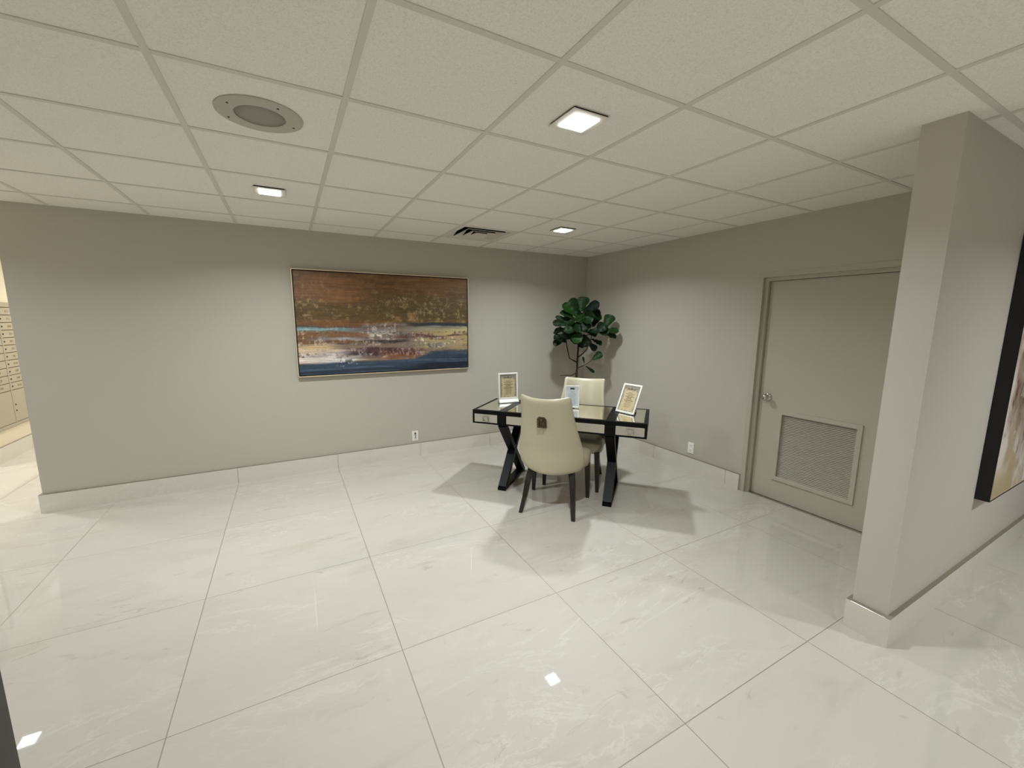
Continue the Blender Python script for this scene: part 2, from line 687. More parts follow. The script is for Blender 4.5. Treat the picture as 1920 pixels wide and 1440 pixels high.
downlight(tc(2), tc(0), 'largest and nearest square downlight, in front of the desk')
downlight(tc(0), tc(3), 'square downlight in front of the brown and blue painting, beyond the round speaker')
downlight(tc(4), tc(3), 'square downlight beyond the air vent, above the fig tree corner')
downlight(tc(-4), tc(6), 'square downlight over the mailbox passage beyond the end of the back wall', 16)
# lamps of the lobby behind the camera and of the mail room
for (i, j, w) in ((-4, 3, 13), (0, -6, 12), (-4, -6, 6), (1, -8, P), (4, -8, P), (6, -4, 30)):
    downlight(tc(i), tc(j), 'square downlight of the lobby behind the viewer', w)
for (i, j, w) in ((-3, 10, 24), (-1, 8, 28), (-1, 11, 20), (-8, 7, 60)):
    downlight(tc(i), tc(j), 'warm square downlight of the mail room behind the back wall', w, True)

# round speaker
sp = thing('ceiling_speaker', 'round ceiling speaker with a grey centre grille', 'speaker', (0.306, 0.932, H))
bm = new()
lathe(bm, [(0.096, -0.002), (0.096, -0.007), (0.100, -0.009), (0.155, -0.009), (0.165, -0.005), (0.166, 0.0), (0.096, -0.0005)], 64)
obj('trim_ring', bm, M_SPKTRIM, sp, False)
bm = new()
lathe(bm, [(0.0, -0.0065), (0.05, -0.0062), (0.0955, -0.005), (0.0955, -0.001)], 48)
o = obj('grille', bm, M_GREYGRILLE, sp, True)
o['label'] = 'grey perforated grille'
for ang in (152, 215, 20, 300):
    bm = new()
    mt = Matrix.Translation((0.135 * math.cos(math.radians(ang)), 0.135 * math.sin(math.radians(ang)), -0.0105))
    lathe(bm, [(0, -0.001), (0.004, -0.0006), (0.005, 0.0025)], 12, mt)
    obj('screw', bm, M_SLOT, sp, True)

# four-way air diffuser in its ceiling tile
vx, vy = tc(VI), tc(VJ)
vent = thing('air_vent', 'square white air vent of nested sloping vanes near the back wall', 'air vent', (vx, vy, H))
hs = GRID / 2 - 0.012


def square_ring(bm, pts):
    """pts: list of (half size, z) walked along a section; makes a square 'lathe'"""
    rings = [[bm.verts.new((sx * s, sy * s, z)) for sx, sy in ((-1, -1), (1, -1), (1, 1), (-1, 1))] for s, z in pts]
    for A, B in zip(rings, rings[1:]):
        for k in range(4):
            bm.faces.new((A[k], A[(k + 1) % 4], B[(k + 1) % 4], B[k]))
    return rings


bm = new()
square_ring(bm, [(hs + 0.002, -0.001), (hs - 0.03, -0.004), (hs - 0.04, 0.0), (hs - 0.11, 0.11), (hs - 0.112, 0.11), (hs - 0.043, 0.004), (hs + 0.002, 0.002), (hs + 0.002, -0.001)])
obj('outer_vane', bm, M_TRIMWHITE, vent)
for s in (0.2, 0.125, 0.062):
    bm = new()
    square_ring(bm, [(s, -0.006), (s - 0.005, -0.006), (s - 0.055, 0.08), (s - 0.057, 0.08), (s - 0.007, -0.002), (s, -0.002), (s, -0.006)])
    vn_ = obj('vane', bm, M_TRIMWHITE, vent)
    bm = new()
    square_ring(bm, [(s + 0.0015, 0.0), (s - 0.0545, 0.082), (s - 0.0555, 0.082), (s + 0.0005, 0.0), (s + 0.0015, 0.0)])  # black sheet paints the shade inside the vent slots
    obj('slot_shade', bm, M_DARK, vn_)['label'] = 'dark sheet painting the shade above the vane'
bm = new()
square_ring(bm, [(0.012, 0.0), (0.011, -0.004), (0.0001, -0.004)])
obj('centre_plate', bm, M_TRIMWHITE, vent)
bm = new()
r = square_ring(bm, [(hs, 0.0), (hs, 0.22)])
bm.faces.new(r[-1])
obj('duct_box', bm, M_DARK, vent)

# ------------------------------------------------------------------ painting on the back wall


def fnoise(rng, w, h, cx, cy):
    """smooth value noise on a w x h raster with about cx x cy cells"""
    gr = rng.random((cy + 3, cx + 3))
    ys, xs = np.linspace(0, cy, h), np.linspace(0, cx, w)
    yi, xi = ys.astype(int), xs.astype(int)
    fy, fx = (ys - yi)[:, None], (xs - xi)[None, :]
    fy, fx = fy * fy * (3 - 2 * fy), fx * fx * (3 - 2 * fx)
    a, b = gr[yi][:, xi], gr[yi][:, xi + 1]
    c, d = gr[yi + 1][:, xi], gr[yi + 1][:, xi + 1]
    return (a * (1 - fx) + b * fx) * (1 - fy) + (c * (1 - fx) + d * fx) * fy


def fractal(rng, w, h, cx, cy, octs=5, gain=0.55):
    t, a, s = np.zeros((h, w)), 1.0, 0.0
    for k in range(octs):
        t += a * fnoise(rng, w, h, min(cx * 2 ** k, w), min(cy * 2 ** k, h))
        s += a
        a *= gain
    return t / s


def sstep(a, b, x):
    t = np.clip((x - a) / (b - a), 0, 1)
    return t * t * (3 - 2 * t)


def canvas_mesh(name, img, x0, x1, z0, z1, material, parent):
    """dense sheet in the xz plane facing -y; img rows run from the top, colours in sRGB 0..255"""
    h, w = img.shape[:2]
    xs = np.linspace(x0, x1, w)
    zs = np.linspace(z1, z0, h)
    co = np.zeros((h, w, 3))
    co[..., 0], co[..., 2] = xs[None, :], zs[:, None]
    lum = img.mean(axis=2) / 255.0
    co[..., 1] = -0.0012 * lum                     # paint relief
    idx = np.arange(h * w).reshape(h, w)
    f = np.stack([idx[:-1, :-1], idx[1:, :-1], idx[1:, 1:], idx[:-1, 1:]], axis=-1).reshape(-1, 4)
    me = bpy.data.meshes.new(name)
    me.vertices.add(h * w)
    me.vertices.foreach_set('co', co.reshape(-1))
    me.loops.add(f.size)
    me.loops.foreach_set('vertex_index', f.reshape(-1).astype(np.int32))
    me.polygons.add(len(f))
    me.polygons.foreach_set('loop_start', np.arange(0, f.size, 4, dtype=np.int32))
    me.update(calc_edges=True)
    at = me.color_attributes.new('paint', 'BYTE_COLOR', 'POINT')
    rgba = np.ones((h * w, 4), dtype=np.float32)
    rgba[:, :3] = np.clip(img.reshape(-1, 3) / 255.0, 0, 1)
    at.data.foreach_set('color_srgb', rgba.reshape(-1))
    me.materials.append(material)
    me.shade_smooth()
    o = bpy.data.objects.new(name, me)
    COL.objects.link(o)
    o.parent = parent
    return o


def mk_paint():
    m = mat('brushed_paint', g(0.3), 0.42)
    t = NT(m)
    a = t.n('ShaderNodeAttribute', attribute_name='paint')
    t.l(a.outputs['Color'], t.bsdf.inputs['Base Color'])
    co = t.n('ShaderNodeTexCoord').outputs['Object']
    n = t.noise(co, 90, 4, 0.65)
    t.bump(n.outputs[0], 0.15, 0.004)
    return m


M_PAINT = mk_paint()


def make_abstract(w=560, h=324, seed=5):
    rng = np.random.default_rng(seed)
    Y, X = np.meshgrid(np.linspace(0, 1, h), np.linspace(0, 1, w), indexing='ij')
    n1 = fractal(rng, w, h, 6, 8)
    n2 = fractal(rng, w, h, 5, 26)                 # horizontal streaks
    n3 = fractal(rng, w, h, 22, 16, 4)             # mottling
    n4 = fractal(rng, w, h, 3, 40)
    n5 = fractal(rng, w, h, 46, 34, 5, 0.72)
    n6 = fractal(rng, w, h, 70, 22, 4, 0.75)
    Yd = Y + (n1 - 0.5) * 0.06
    img = np.zeros((h, w, 3))

    def put(mask, col):
        m_ = np.clip(mask, 0, 1)[..., None]
        img[:] = img * (1 - m_) + np.array(col, float) * m_

    def zone(x0, x1, y0, y1, e=0.03, ex=0.08, yy=Yd):
        return sstep(y0 - e, y0 + e, yy) * (1 - sstep(y1 - e, y1 + e, yy)) * sstep(x0 - ex, x0 + ex, X) * (1 - sstep(x1 - ex, x1 + ex, X))

    img[:] = (122, 88, 54)
    put(sstep(0.42, 0.62, n2) * 0.7, (98, 70, 42))
    put(sstep(0.5, 0.62, n5) * 0.3, (146, 112, 74))
    put(zone(0.0, 0.35, 0.05, 0.3) * 0.5, (140, 96, 62))
    put(zone(0.55, 1.2, 0.0, 0.14) * 0.45, (138, 106, 66))
    # olive band
    put(zone(-0.3, 1.3, 0.29, 0.47, 0.05) * (0.55 + 0.4 * n3), (88, 72, 38))
    put(zone(0.4, 1.3, 0.2, 0.47, 0.05) * (0.5 + 0.4 * n3), (92, 76, 42))
    put(zone(-0.1, 1.3, 0.24, 0.5, 0.04) * sstep(0.5, 0.68, n5) * sstep(0.35, 0.6, n3) * 0.75, (158, 138, 96))
    put(zone(0.42, 1.3, 0.17, 0.47, 0.04) * sstep(0.52, 0.68, n6) * sstep(0.4, 0.6, n3) * 0.75, (168, 150, 108))
    put(zone(-0.1, 0.2, 0.02, 0.4, 0.04) * sstep(0.64, 0.7, n6) * 0.5, (160, 130, 92))
    put(zone(-0.3, 0.4, 0.46, 0.56, 0.03) * 0.6, (112, 74, 42))
    put(zone(0.52, 0.66, 0.36, 0.47, 0.03, 0.03) * sstep(0.45, 0.6, n3) * 0.7, (176, 134, 92))
    # middle greys
    put(zone(-0.3, 1.3, 0.53, 0.9, 0.02) * 1.0, (136, 116, 100))
    put(zone(-0.3, 1.3, 0.53, 0.9, 0.02) * sstep(0.4, 0.7, n4) * 0.7, (116, 96, 84))
    put(zone(-0.3, 0.36, 0.575, 0.7, 0.015) * 0.85, (122, 84, 50))
    put(zone(0.08, 0.34, 0.63, 0.665, 0.012) * 0.8, (132, 126, 138))
    put(zone(0.18, 0.32, 0.635, 0.655, 0.008) * 0.7, (176, 178, 184))
    # teal streak to the left, dark blue ridge to the right
    put(zone(-0.3, 0.3, 0.53, 0.565, 0.01) * 0.95, (112, 146, 148))
    put(zone(-0.3, 0.2, 0.545, 0.558, 0.006) * 0.7, (150, 180, 182))
    put(zone(-0.3, 0.6, 0.521, 0.53, 0.005) * 0.8, (66, 66, 60))
    put(zone(0.3, 0.62, 0.5, 0.6, 0.02) * sstep(0.4, 0.6, n2) * 0.7, (142, 134, 140))
    put(zone(0.62, 1.3, 0.49, 0.525, 0.01, 0.06, Y + (n1 - 0.5) * 0.03) * 0.95, (40, 50, 60))
    put(zone(0.6, 1.3, 0.525, 0.58, 0.01) * 0.6, (150, 158, 150))
    # cream right side
    put(zone(0.66, 1.3, 0.56, 0.78, 0.03) * 0.85, (186, 166, 118))
    put(zone(0.8, 1.3, 0.55, 0.65, 0.02) * 0.6, (206, 184, 126))
    put(zone(0.7, 1.0, 0.6, 0.72, 0.02) * sstep(0.5, 0.66, n2) * 0.8, (112, 74, 62))
    put(zone(0.55, 0.95, 0.62, 0.66, 0.012) * sstep(0.4, 0.6, n4) * 0.8, (90, 54, 50))
    put(zone(0.62, 0.95, 0.64, 0.76, 0.02) * sstep(0.57, 0.64, n5) * 0.9, (222, 212, 196))
    put(zone(0.66, 0.86, 0.71, 0.77, 0.015) * sstep(0.5, 0.58, n6) * 0.9, (92, 100, 112))
    # white cluster in the centre
    put(zone(0.38, 0.52, 0.57, 0.66, 0.02, 0.03) * sstep(0.47, 0.55, n5) * 0.95, (226, 218, 204))
    put(zone(0.36, 0.56, 0.5, 0.6, 0.02, 0.04) * sstep(0.55, 0.62, n6) * 0.7, (196, 190, 180))
    put(zone(0.34, 0.6, 0.665, 0.69, 0.007, 0.05, Y + (n1 - 0.5) * 0.03) * 0.95, (40, 28, 28))
    # lower left creams and whites, maroon in the middle
    put(zone(-0.3, 0.18, 0.71, 0.8, 0.02) * 0.95, (216, 188, 138))
    put(zone(0.0, 0.36, 0.72, 0.8, 0.02) * sstep(0.45, 0.6, n2) * 0.7, (208, 186, 164))
    put(zone(-0.3, 0.28, 0.79, 0.89, 0.02) * 0.95, (228, 216, 206))
    put(zone(0.14, 0.36, 0.81, 0.88, 0.02) * sstep(0.4, 0.55, n2) * 0.9, (236, 228, 220))
    put(zone(0.06, 0.16, 0.8, 0.86, 0.015) * sstep(0.5, 0.6, n4) * 0.6, (150, 140, 136))
    put(zone(0.3, 0.58, 0.71, 0.85, 0.02) * sstep(0.42, 0.6, n2) * 0.95, (70, 42, 42))
    put(zone(0.24, 0.46, 0.79, 0.83, 0.012) * sstep(0.4, 0.55, n4) * 0.9, (48, 36, 38))
    put(zone(0.44, 0.68, 0.77, 0.87, 0.02) * 0.8, (126, 76, 50))
    put(zone(0.44, 0.68, 0.77, 0.87, 0.02) * sstep(0.5, 0.66, n2) * 0.8, (92, 44, 36))
    put(zone(0.37, 0.47, 0.8, 0.86, 0.015, 0.03) * sstep(0.42, 0.55, n3) * 0.9, (216, 198, 172))
    put(zone(0.36, 0.44, 0.68, 0.72, 0.015, 0.02) * sstep(0.5, 0.6, n5) * 0.9, (214, 196, 184))
    # blue water
    by = 0.88 - 0.08 * sstep(0.6, 0.78, X)
    blue = sstep(-0.012, 0.02, Y + (n4 - 0.5) * 0.05 - by)
    put(blue, (54, 70, 90))
    put(blue * sstep(0.04, 0.14, Y - by), (26, 36, 50))
    put(blue * sstep(0.5, 0.66, n4) * 0.6, (84, 102, 122))
    put(blue * sstep(0.5, 0.6, n5) * 0.35, (30, 42, 56))
    put(blue * sstep(0.6, 0.72, n5) * 0.35 * (1 - sstep(0.4, 0.7, X)), (60, 92, 96))
    put(zone(0.18, 0.3, 0.84, 0.93, 0.015, 0.03) * sstep(0.52, 0.6, n5) * 0.9, (206, 210, 214))
    put(zone(0.2, 0.28, 0.85, 0.9, 0.012, 0.02) * sstep(0.45, 0.52, n6) * 0.8, (32, 38, 46))
    # dry-brush flecks across the middle
    put(zone(-0.3, 1.3, 0.53, 0.87, 0.03) * sstep(0.52, 0.66, n6) * sstep(0.45, 0.6, n2) * 0.6 * (1 - blue), (206, 198, 186))
    put(zone(-0.3, 1.3, 0.56, 0.86, 0.03) * sstep(0.52, 0.66, n5) * sstep(0.45, 0.62, n4) * 0.6, (70, 58, 56))
    put(blue * sstep(0.5, 0.64, n4) * 0.3, (70, 88, 108))
    put(zone(0.1, 0.75, 0.55, 0.84, 0.03) * sstep(0.55, 0.62, 1 - n5) * 0.35, (150, 142, 146))
    # brush grain
    grain = fractal(rng, w, h, 10, 90, 4, 0.8) - 0.5
    img *= (1 + 0.45 * grain)[..., None]
    img *= (0.94 + 0.12 * n5)[..., None]
    return np.clip(img, 0, 255)


PXC, PZC = 1.343, 1.556
pw, ph = 1.862, 1.075
painting = thing('painting', 'wide abstract painting in brown, cream and dark blue on the back wall', 'painting', (PXC, YB - 0.001, PZC))
bm = new()
frame_bm(bm, -pw / 2, pw / 2, -ph / 2, ph / 2, 0.009, -0.045, 0.0)
mods(obj('frame', bm, M_GOLD, painting), 0.0012)
painting.children[0]['label'] = 'thin champagne metal frame'
bm = new()
box(bm, -pw / 2 + 0.008, pw / 2 - 0.008, -0.012, -0.002, -ph / 2 + 0.008, ph / 2 - 0.008)
obj('backing', bm, M_BLACK, painting)
cv = canvas_mesh('canvas', make_abstract(), -pw / 2 + 0.019, pw / 2 - 0.019, -ph / 2 + 0.019, ph / 2 - 0.019, M_PAINT, painting)
cv.location = (0, -0.034, 0)
bm = new()
box(bm, -pw / 2 + 0.0195, pw / 2 - 0.0195, -0.033, -0.011, -ph / 2 + 0.0195, ph / 2 - 0.0195)
obj('stretcher', bm, M_BLACK, painting)

# second painting, on the partition, mostly outside the view
px0, px1, pz0, pz1 = 3.905, 5.105, 0.56, 2.11
art = thing('painting', 'tall abstract canvas in a deep black frame on the partition wall', 'painting', ((px0 + px1) / 2, PY - 0.001, (pz0 + pz1) / 2))
aw, ah = (px1 - px0) / 2, (pz1 - pz0) / 2
bm = new()
frame_bm(bm, -aw, aw, -ah, ah, 0.006, -0.062, 0.0)
o = obj('frame', bm, M_BLACK, art)
o['label'] = 'deep black frame'


def make_abstract2(w=150, h=190):
    rng = np.random.default_rng(11)
    Y, X = np.meshgrid(np.linspace(0, 1, h), np.linspace(0, 1, w), indexing='ij')
    n1, n2, n3 = fractal(rng, w, h, 5, 5), fractal(rng, w, h, 16, 12, 5, 0.65), fractal(rng, w, h, 8, 3)
    img = np.zeros((h, w, 3))
    img[:] = (214, 206, 196)

    def put(mask, col):
        m_ = np.clip(mask, 0, 1)[..., None]
        img[:] = img * (1 - m_) + np.array(col, float) * m_
    put(sstep(0.42, 0.62, n1), (172, 156, 138))
    blob = sstep(0.3, 0.42, Y + (n1 - .5) * .3) * (1 - sstep(0.7, 0.86, Y + (n3 - .5) * .5)) * sstep(0.03, 0.12, X + (n2 - .5) * .12)
    put(blob * (0.5 + 0.5 * sstep(0.4, 0.6, n2)), (120, 100, 84))
    put(blob * sstep(0.55, 0.66, n2), (86, 68, 54))
    put(sstep(0.78, 0.95, Y + (n1 - .5) * .3) * sstep(0.35, 0.6, n3), (176, 158, 122))
    put(sstep(0.62, 0.72, n2) * 0.6, (236, 230, 222))
    return np.clip(img, 0, 255)


cv = canvas_mesh('canvas', make_abstract2(), -aw + 0.007, aw - 0.007, -ah + 0.009, ah - 0.009, M_PAINT, art)
cv.location = (0, -0.056, 0)
bm = new()
box(bm, -aw + 0.0065, aw - 0.0065, -0.054, -0.002, -ah + 0.0065, ah - 0.0065)
obj('stretcher', bm, M_BLACK, art)
bm = new()
frame_bm(bm, -aw + 0.0062, aw - 0.0062, -ah + 0.0062, ah - 0.0062, 0.005, -0.0605, -0.052)
o = obj('lip', bm, M_GOLD, art)
o['label'] = 'thin gilt inner edge'

# ------------------------------------------------------------------ wall outlets


def outlet(label, loc, rz, slots=True):
    t = thing('wall_outlet', label, 'outlet', loc, rz, 'white outlets above the skirting')
    bm = new()
    box(bm, -0.037, 0.037, -0.006, 0.0, -0.06, 0.06)
    mods(obj('cover_plate', bm, M_WHITEPL, t), 0.003, 2)
    for s in (-1, 1):
        bm = new()
        box(bm, -0.0165, 0.0165, -0.0085, -0.005, s * 0.026 - 0.016, s * 0.026 + 0.016)
        r_ = mods(obj('socket', bm, M_WHITEPL, t), 0.004, 2)
        bm = new()
        for dx in (-0.0065, 0.0065):
            box(bm, dx - 0.0013, dx + 0.0013, -0.0092, -0.008, s * 0.026 - 0.001, s * 0.026 + 0.009)
        box(bm, -0.0022, 0.0022, -0.0092, -0.008, s * 0.026 - 0.011, s * 0.026 - 0.006)
        obj('slots', bm, M_SLOT, r_)
    return t


ot = outlet('white outlet with a dark plug on the back wall beneath the wide painting', (1.592, YB, 0.247), 0)
bm = new()
lathe(bm, [(0, -0.012), (0.008, -0.011), (0.009, 0.0)], 14, Matrix.Translation((0, -0.013, 0.034)) @ Matrix.Rotation(-math.pi / 2, 4, 'X'))
tube(bm, [(0, -0.018, 0.03), (0.002, -0.02, 0.01), (0.003, -0.016, -0.01), (0.004, -0.012, -0.03)], 0.003, 8)
obj('plug', bm, M_SLOT, ot, True)['label'] = 'small dark plug'
outlet('plain white outlet on the right wall between the desk and the door', (XR, 1.552, 0.26), -math.pi / 2)

# ------------------------------------------------------------------ desk and what is on it
DO = Vector((1.838, 2.258, 0))
DU = Vector((0.667, -0.745, 0)).normalized()
DN = Vector((0.745, 0.667, 0)).normalized()
DROT = math.atan2(DU.y, DU.x)
DL, DD, DT = 1.578, 0.61, 0.768


def dpos(u, n, z=0.0):
    return DO + DU * u + DN * n + Vector((0, 0, z))


desk = thing('writing_desk', 'black X-leg writing desk with mirrored top and three pale drawer fronts', 'desk', DO, DROT)
BT = 0.638                     # underside of the drawer case
LEGS = (0.256, 0.334), (1.238, 1.318)
bm = new()
# top frame: rails and the two bands over the legs
rail = 0.03
zt0 = DT - 0.036
box(bm, 0, DL, 0, rail, zt0, DT)
box(bm, 0, DL, DD - rail, DD, zt0, DT)
box(bm, 0, rail, rail, DD - rail, zt0, DT)
box(bm, DL - rail, DL, rail, DD - rail, zt0, DT)
for a, b in LEGS:
    box(bm, a, b, rail, DD - rail, zt0, DT)
mods(obj('top_frame', bm, M_BLACKLACQ, desk), 0.002)
bays = [(rail, LEGS[0][0]), (LEGS[0][1], LEGS[1][0]), (LEGS[1][1], DL - rail)]
for a, b in bays:
    bm = new()
    box(bm, a + 0.0005, b - 0.0005, rail + 0.0005, DD - rail - 0.0005, DT - 0.012, DT - 0.0015)
    o = obj('mirror_panel', bm, M_MIRROR, desk)
    o['label'] = 'mirrored top panel'
# drawer case
bm = new()
box(bm, 0, DL, DD - 0.018, DD, BT, zt0)
for x in (0.0, LEGS[0][0] - 0.004, LEGS[0][1] - 0.014, LEGS[1][0] - 0.004, LEGS[1][1] - 0.014, DL - 0.018):
    box(bm, x, x + 0.018, 0.002, DD - 0.018, BT, zt0)
for a, b in ((0.018, LEGS[0][0]), (LEGS[0][1], LEGS[1][0]), (LEGS[1][1], DL - 0.018)):
    box(bm, a, b, 0.002, DD - 0.018, BT, BT + 0.012)
obj('drawer_case', bm, M_BLACKLACQ, desk)
for a, b in ((0.018, LEGS[0][0] - 0.004), (LEGS[0][1] + 0.004, LEGS[1][0] - 0.004), (LEGS[1][1] + 0.004, DL - 0.018)):
    bm = new()
    box(bm, a + 0.002, b - 0.002, 0.001, 0.02, BT + 0.015, zt0 - 0.003)
    dr = mods(obj('drawer', bm, M_DRAWER, desk), 0.0015)
    bm = new()
    c = (a + b) / 2
    zc = (BT + zt0) / 2 + 0.002
    frame_bm(bm, c - 0.026, c + 0.026, zc - 0.024, zc + 0.024, 0.009, -0.018, -0.006)
    box(bm, c - 0.017, c + 0.017, -0.008, 0.002, zc - 0.015, zc + 0.015)
    mods(obj('handle', bm, M_CHROME, dr), 0.002)
for a, b in LEGS:
    m_ = (a + b) / 2
    w = b - a
    lg = None
    bm = new()
    # straight stile over the drawer case
    box(bm, a, b, -0.004, 0.012, BT - 0.002, zt0)
    t_ = 0.05
    bar(bm, (m_, 0.025, BT), (m_, DD - 0.03, 0.02), w, t_, (1, 0, 0))
    obj_bm = bm
    lg = mods(obj('leg', obj_bm, M_BLACKLACQ, desk), 0.002)
    bm = new()
    bar(bm, (m_, DD - 0.025, BT), (m_, 0.03, 0.02), w * 0.985, t_, (1, 0, 0))
    mods(obj('leg_brace', bm, M_BLACKLACQ, lg), 0.002)
    bm = new()
    box(bm, m_ - w / 2, m_ + w / 2, 0.0, DD, 0.0, 0.03)
    mods(obj('floor_rail', bm, M_BLACKLACQ, lg), 0.002)


def strokes(bm, rng, w, zc, hh, y, n):
    """a row of short uneven pen strokes that reads as a line of small print"""
    x = -w / 2
    while x < w / 2:
        L = rng.uniform(0.004, 0.012)
        x2 = min(x + L, w / 2)
        dz = rng.uniform(-0.15, 0.15) * hh
        quad(bm, [(x, y, zc - hh / 2 + dz), (x2, y, zc - hh / 2), (x2, y, zc + hh / 2 + dz), (x, y, zc + hh / 2)])
        x = x2 + rng.uniform(0.001, 0.003)


def mk_parchment():
    m = mat('parchment_print', lin(205, 184, 134), 0.6)
    t = NT(m)
    co = t.n('ShaderNodeTexCoord').outputs['Object']
    sep = t.n('ShaderNodeSeparateXYZ')
    t.l(co, sep.inputs[0])
    nn = t.noise(co, 38, 4, 0.6)
    wob = t.math('MULTIPLY', t.math('SUBTRACT', nn.outputs[0], 0.5), 0.05)
    ax = t.math('ADD', t.math('ABSOLUTE', sep.outputs[0]), wob)
    az = t.math('ADD', t.math('ABSOLUTE', t.math('ADD', sep.outputs[2], 0.018)), wob)
    fx = t.ramp(ax, [(0.064, g(0)), (0.078, g(1))])
    fz = t.ramp(az, [(0.088, g(0)), (0.106, g(1))])
    mx = t.math('MAXIMUM', fx, fz)
    edge = t.mix(t.noise(co, 60, 3).outputs[0], lin(120, 116, 104), lin(160, 154, 138))
    par = t.mix(t.noise(co, 20, 3).outputs[0], lin(212, 196, 156), lin(190, 173, 134))
    t.l(t.mix(mx, par, edge), t.bsdf.inputs['Base Color'])
    return m


M_PARCH = mk_parchment()
M_BLUEPRINT = mat('pale_blue_print', lin(218, 226, 230), 0.5)


def sign_frame(name, label, u, n, rz, lean, w, h, kind, base=False):
    """framed sheet; front faces local -y, leaning back by lean degrees"""
    t = thing(name, label, 'sign', dpos(u, n, DT), 0, 'framed notices on the desk')
    t.rotation_euler = (0, 0, rz)
    L = Matrix.Rotation(math.radians(-lean), 4, 'X')
    z0 = 0.034 if base else 0.0025

    def tilt(o):
        o.matrix_local = Matrix.Translation((0, 0, z0 + h / 2)) @ Matrix.Translation((0, 0, -h / 2)) @ L @ Matrix.Translation((0, 0, h / 2))
        return o
    bm = new()
    bw = 0.017 if w > 0.18 else 0.0125
    frame_bm(bm, -w / 2, w / 2, -h / 2, h / 2, bw, -0.008, 0.006)
    fr = tilt(mods(obj('frame', bm, M_SIGNWHITE, t), 0.002))
    bm = new()
    iw, ih = w / 2 - bw + 0.001, h / 2 - bw + 0.001
    box(bm, -iw, iw, -0.0045, 0.005, -ih, ih)
    sh = tilt(obj('sheet', bm, M_PARCH if kind == 'p' else M_BLUEPRINT, t))
    rng = random.Random(len(label))
    bm = new()
    if kind == 'p':
        zz = 0.3 * h - 0.012
        # crest and scrolls over the text
        for cx, cz, rr in ((0, 0.33 * h, 0.012), (-0.035, 0.325 * h, 0.008), (0.036, 0.325 * h, 0.008), (-0.022, 0.31 * h, 0.005), (0.02, 0.31 * h, 0.005)):
            pts = [(cx + rr * math.cos(a * math.pi / 6), -0.0049, cz + rr * 0.8 * math.sin(a * math.pi / 6)) for a in range(12)]
            quad(bm, pts)
        obj('crest', bm, M_INK, sh)
        bm = new()
        for k, (ww, hh) in enumerate(((0.05, 0.004), (0.10, 0.005), (0.06, 0.004), (0.10, 0.006), (0.05, 0.007), (0.07, 0.004), (0.10, 0.006), (0.07, 0.004), (0.06, 0.003), (0.075, 0.003), (0.06, 0.003), (0.07, 0.003))):
            strokes(bm, rng, ww * w / 0.215, 0.2 * h - k * 0.0125 * h / 0.28, hh, -0.005, 6)
        ink = M_INK
    else:
        for k in range(15):
            ww = (0.05, 0.035, 0.07, 0.075, 0.08, 0.07, 0.06, 0.08, 0.075, 0.05, 0.06, 0.08, 0.07, 0.07, 0.04)[k]
            strokes(bm, rng, ww, 0.24 * h - k * 0.0095, 0.0028, -0.005, 6)
        ink = M_INKBLUE
    obj('lettering', bm, ink, sh)
    if kind == 'b':
        bm = new()
        box(bm, -0.02, 0.02, -0.0052, -0.004, 0.32 * h, 0.40 * h)
        obj('emblem', bm, M_LOGO, sh)['label'] = 'dark teal block emblem'
    bm = new()
    if base:
        # flared foot block under the frame
        vs = []
        for z, a, b in ((0.0, 0.106, 0.035), (0.008, 0.106, 0.035), (0.034, 0.104, 0.012)):
            vs.append([bm.verts.new((sx * a, sy * b, z)) for sx, sy in ((-1, -1), (1, -1), (1, 1), (-1, 1))])
        for A, B in zip(vs, vs[1:]):
            for k in range(4):
                bm.faces.new((A[k], A[(k + 1) % 4], B[(k + 1) % 4], B[k]))
        bm.faces.new(vs[0][::-1])
        bm.faces.new(vs[-1])
        obj('foot', bm, M_ACRYL, t)['label'] = 'silver white foot'
    else:
        # easel strut behind, from the upper back of the frame down to the desk
        c, s_ = math.cos(math.radians(lean)), math.sin(math.radians(lean))
        top = Vector((0, 0.55 * h * s_ + 0.007, z0 + 0.55 * h * c))
        foot = Vector((0, 0.55 * h * s_ + 0.085, 0.003))
        bar(bm, top, foot, 0.04, 0.004, (1, 0, 0))
        obj('easel_strut', bm, M_BLACK, t)
    return t


sign_frame('framed_notice', 'framed parchment notice standing upright on a silver foot on the desk', 0.2, 0.44, DROT + math.radians(42), 4, 0.212, 0.27, 'p', True)
sign_frame('framed_notice', 'small framed pale blue notice in the middle of the desk', 0.87, 0.39, DROT + math.radians(8), 12, 0.142, 0.216, 'b')
sign_frame('framed_notice', 'framed parchment notice tilted back on the right end of the desk', 1.368, 0.34, DROT - math.radians(34), 24, 0.205, 0.279, 'p')

# ------------------------------------------------------------------ chairs


def chair_back_surface(s, t):
    """s -1..1 across, t 0..1 up; returns the outer rear surface point in chair space (facing +y)"""
    z_bot, z_top = 0.338, 1.016
    z = z_bot + (z_top - z_bot) * t
    hw = np.interp(t, [0, 0.05, 0.12, 0.22, 0.4, 0.6, 0.8, 1.0], [0.252, 0.286, 0.3, 0.304, 0.28, 0.25, 0.229, 0.222])
    x = s * hw - 0.012 - 0.016 * t
    if t > 0.7:
        k = (t - 0.7) / 0.3
        z -= 0.024 * (1 - s * s) * k * k
    wrap = np.interp(t, [0, 0.3, 0.6, 1.0], [0.17, 0.15, 0.105, 0.09])
    y0 = np.interp(t, [0, 0.3, 0.6, 1.0], [-0.262, -0.275, -0.315, -0.40])
    y = y0 + wrap * abs(s) ** 2.2
    return Vector((x, y, z))


def sm01(v):
    return v * v * (3 - 2 * v)


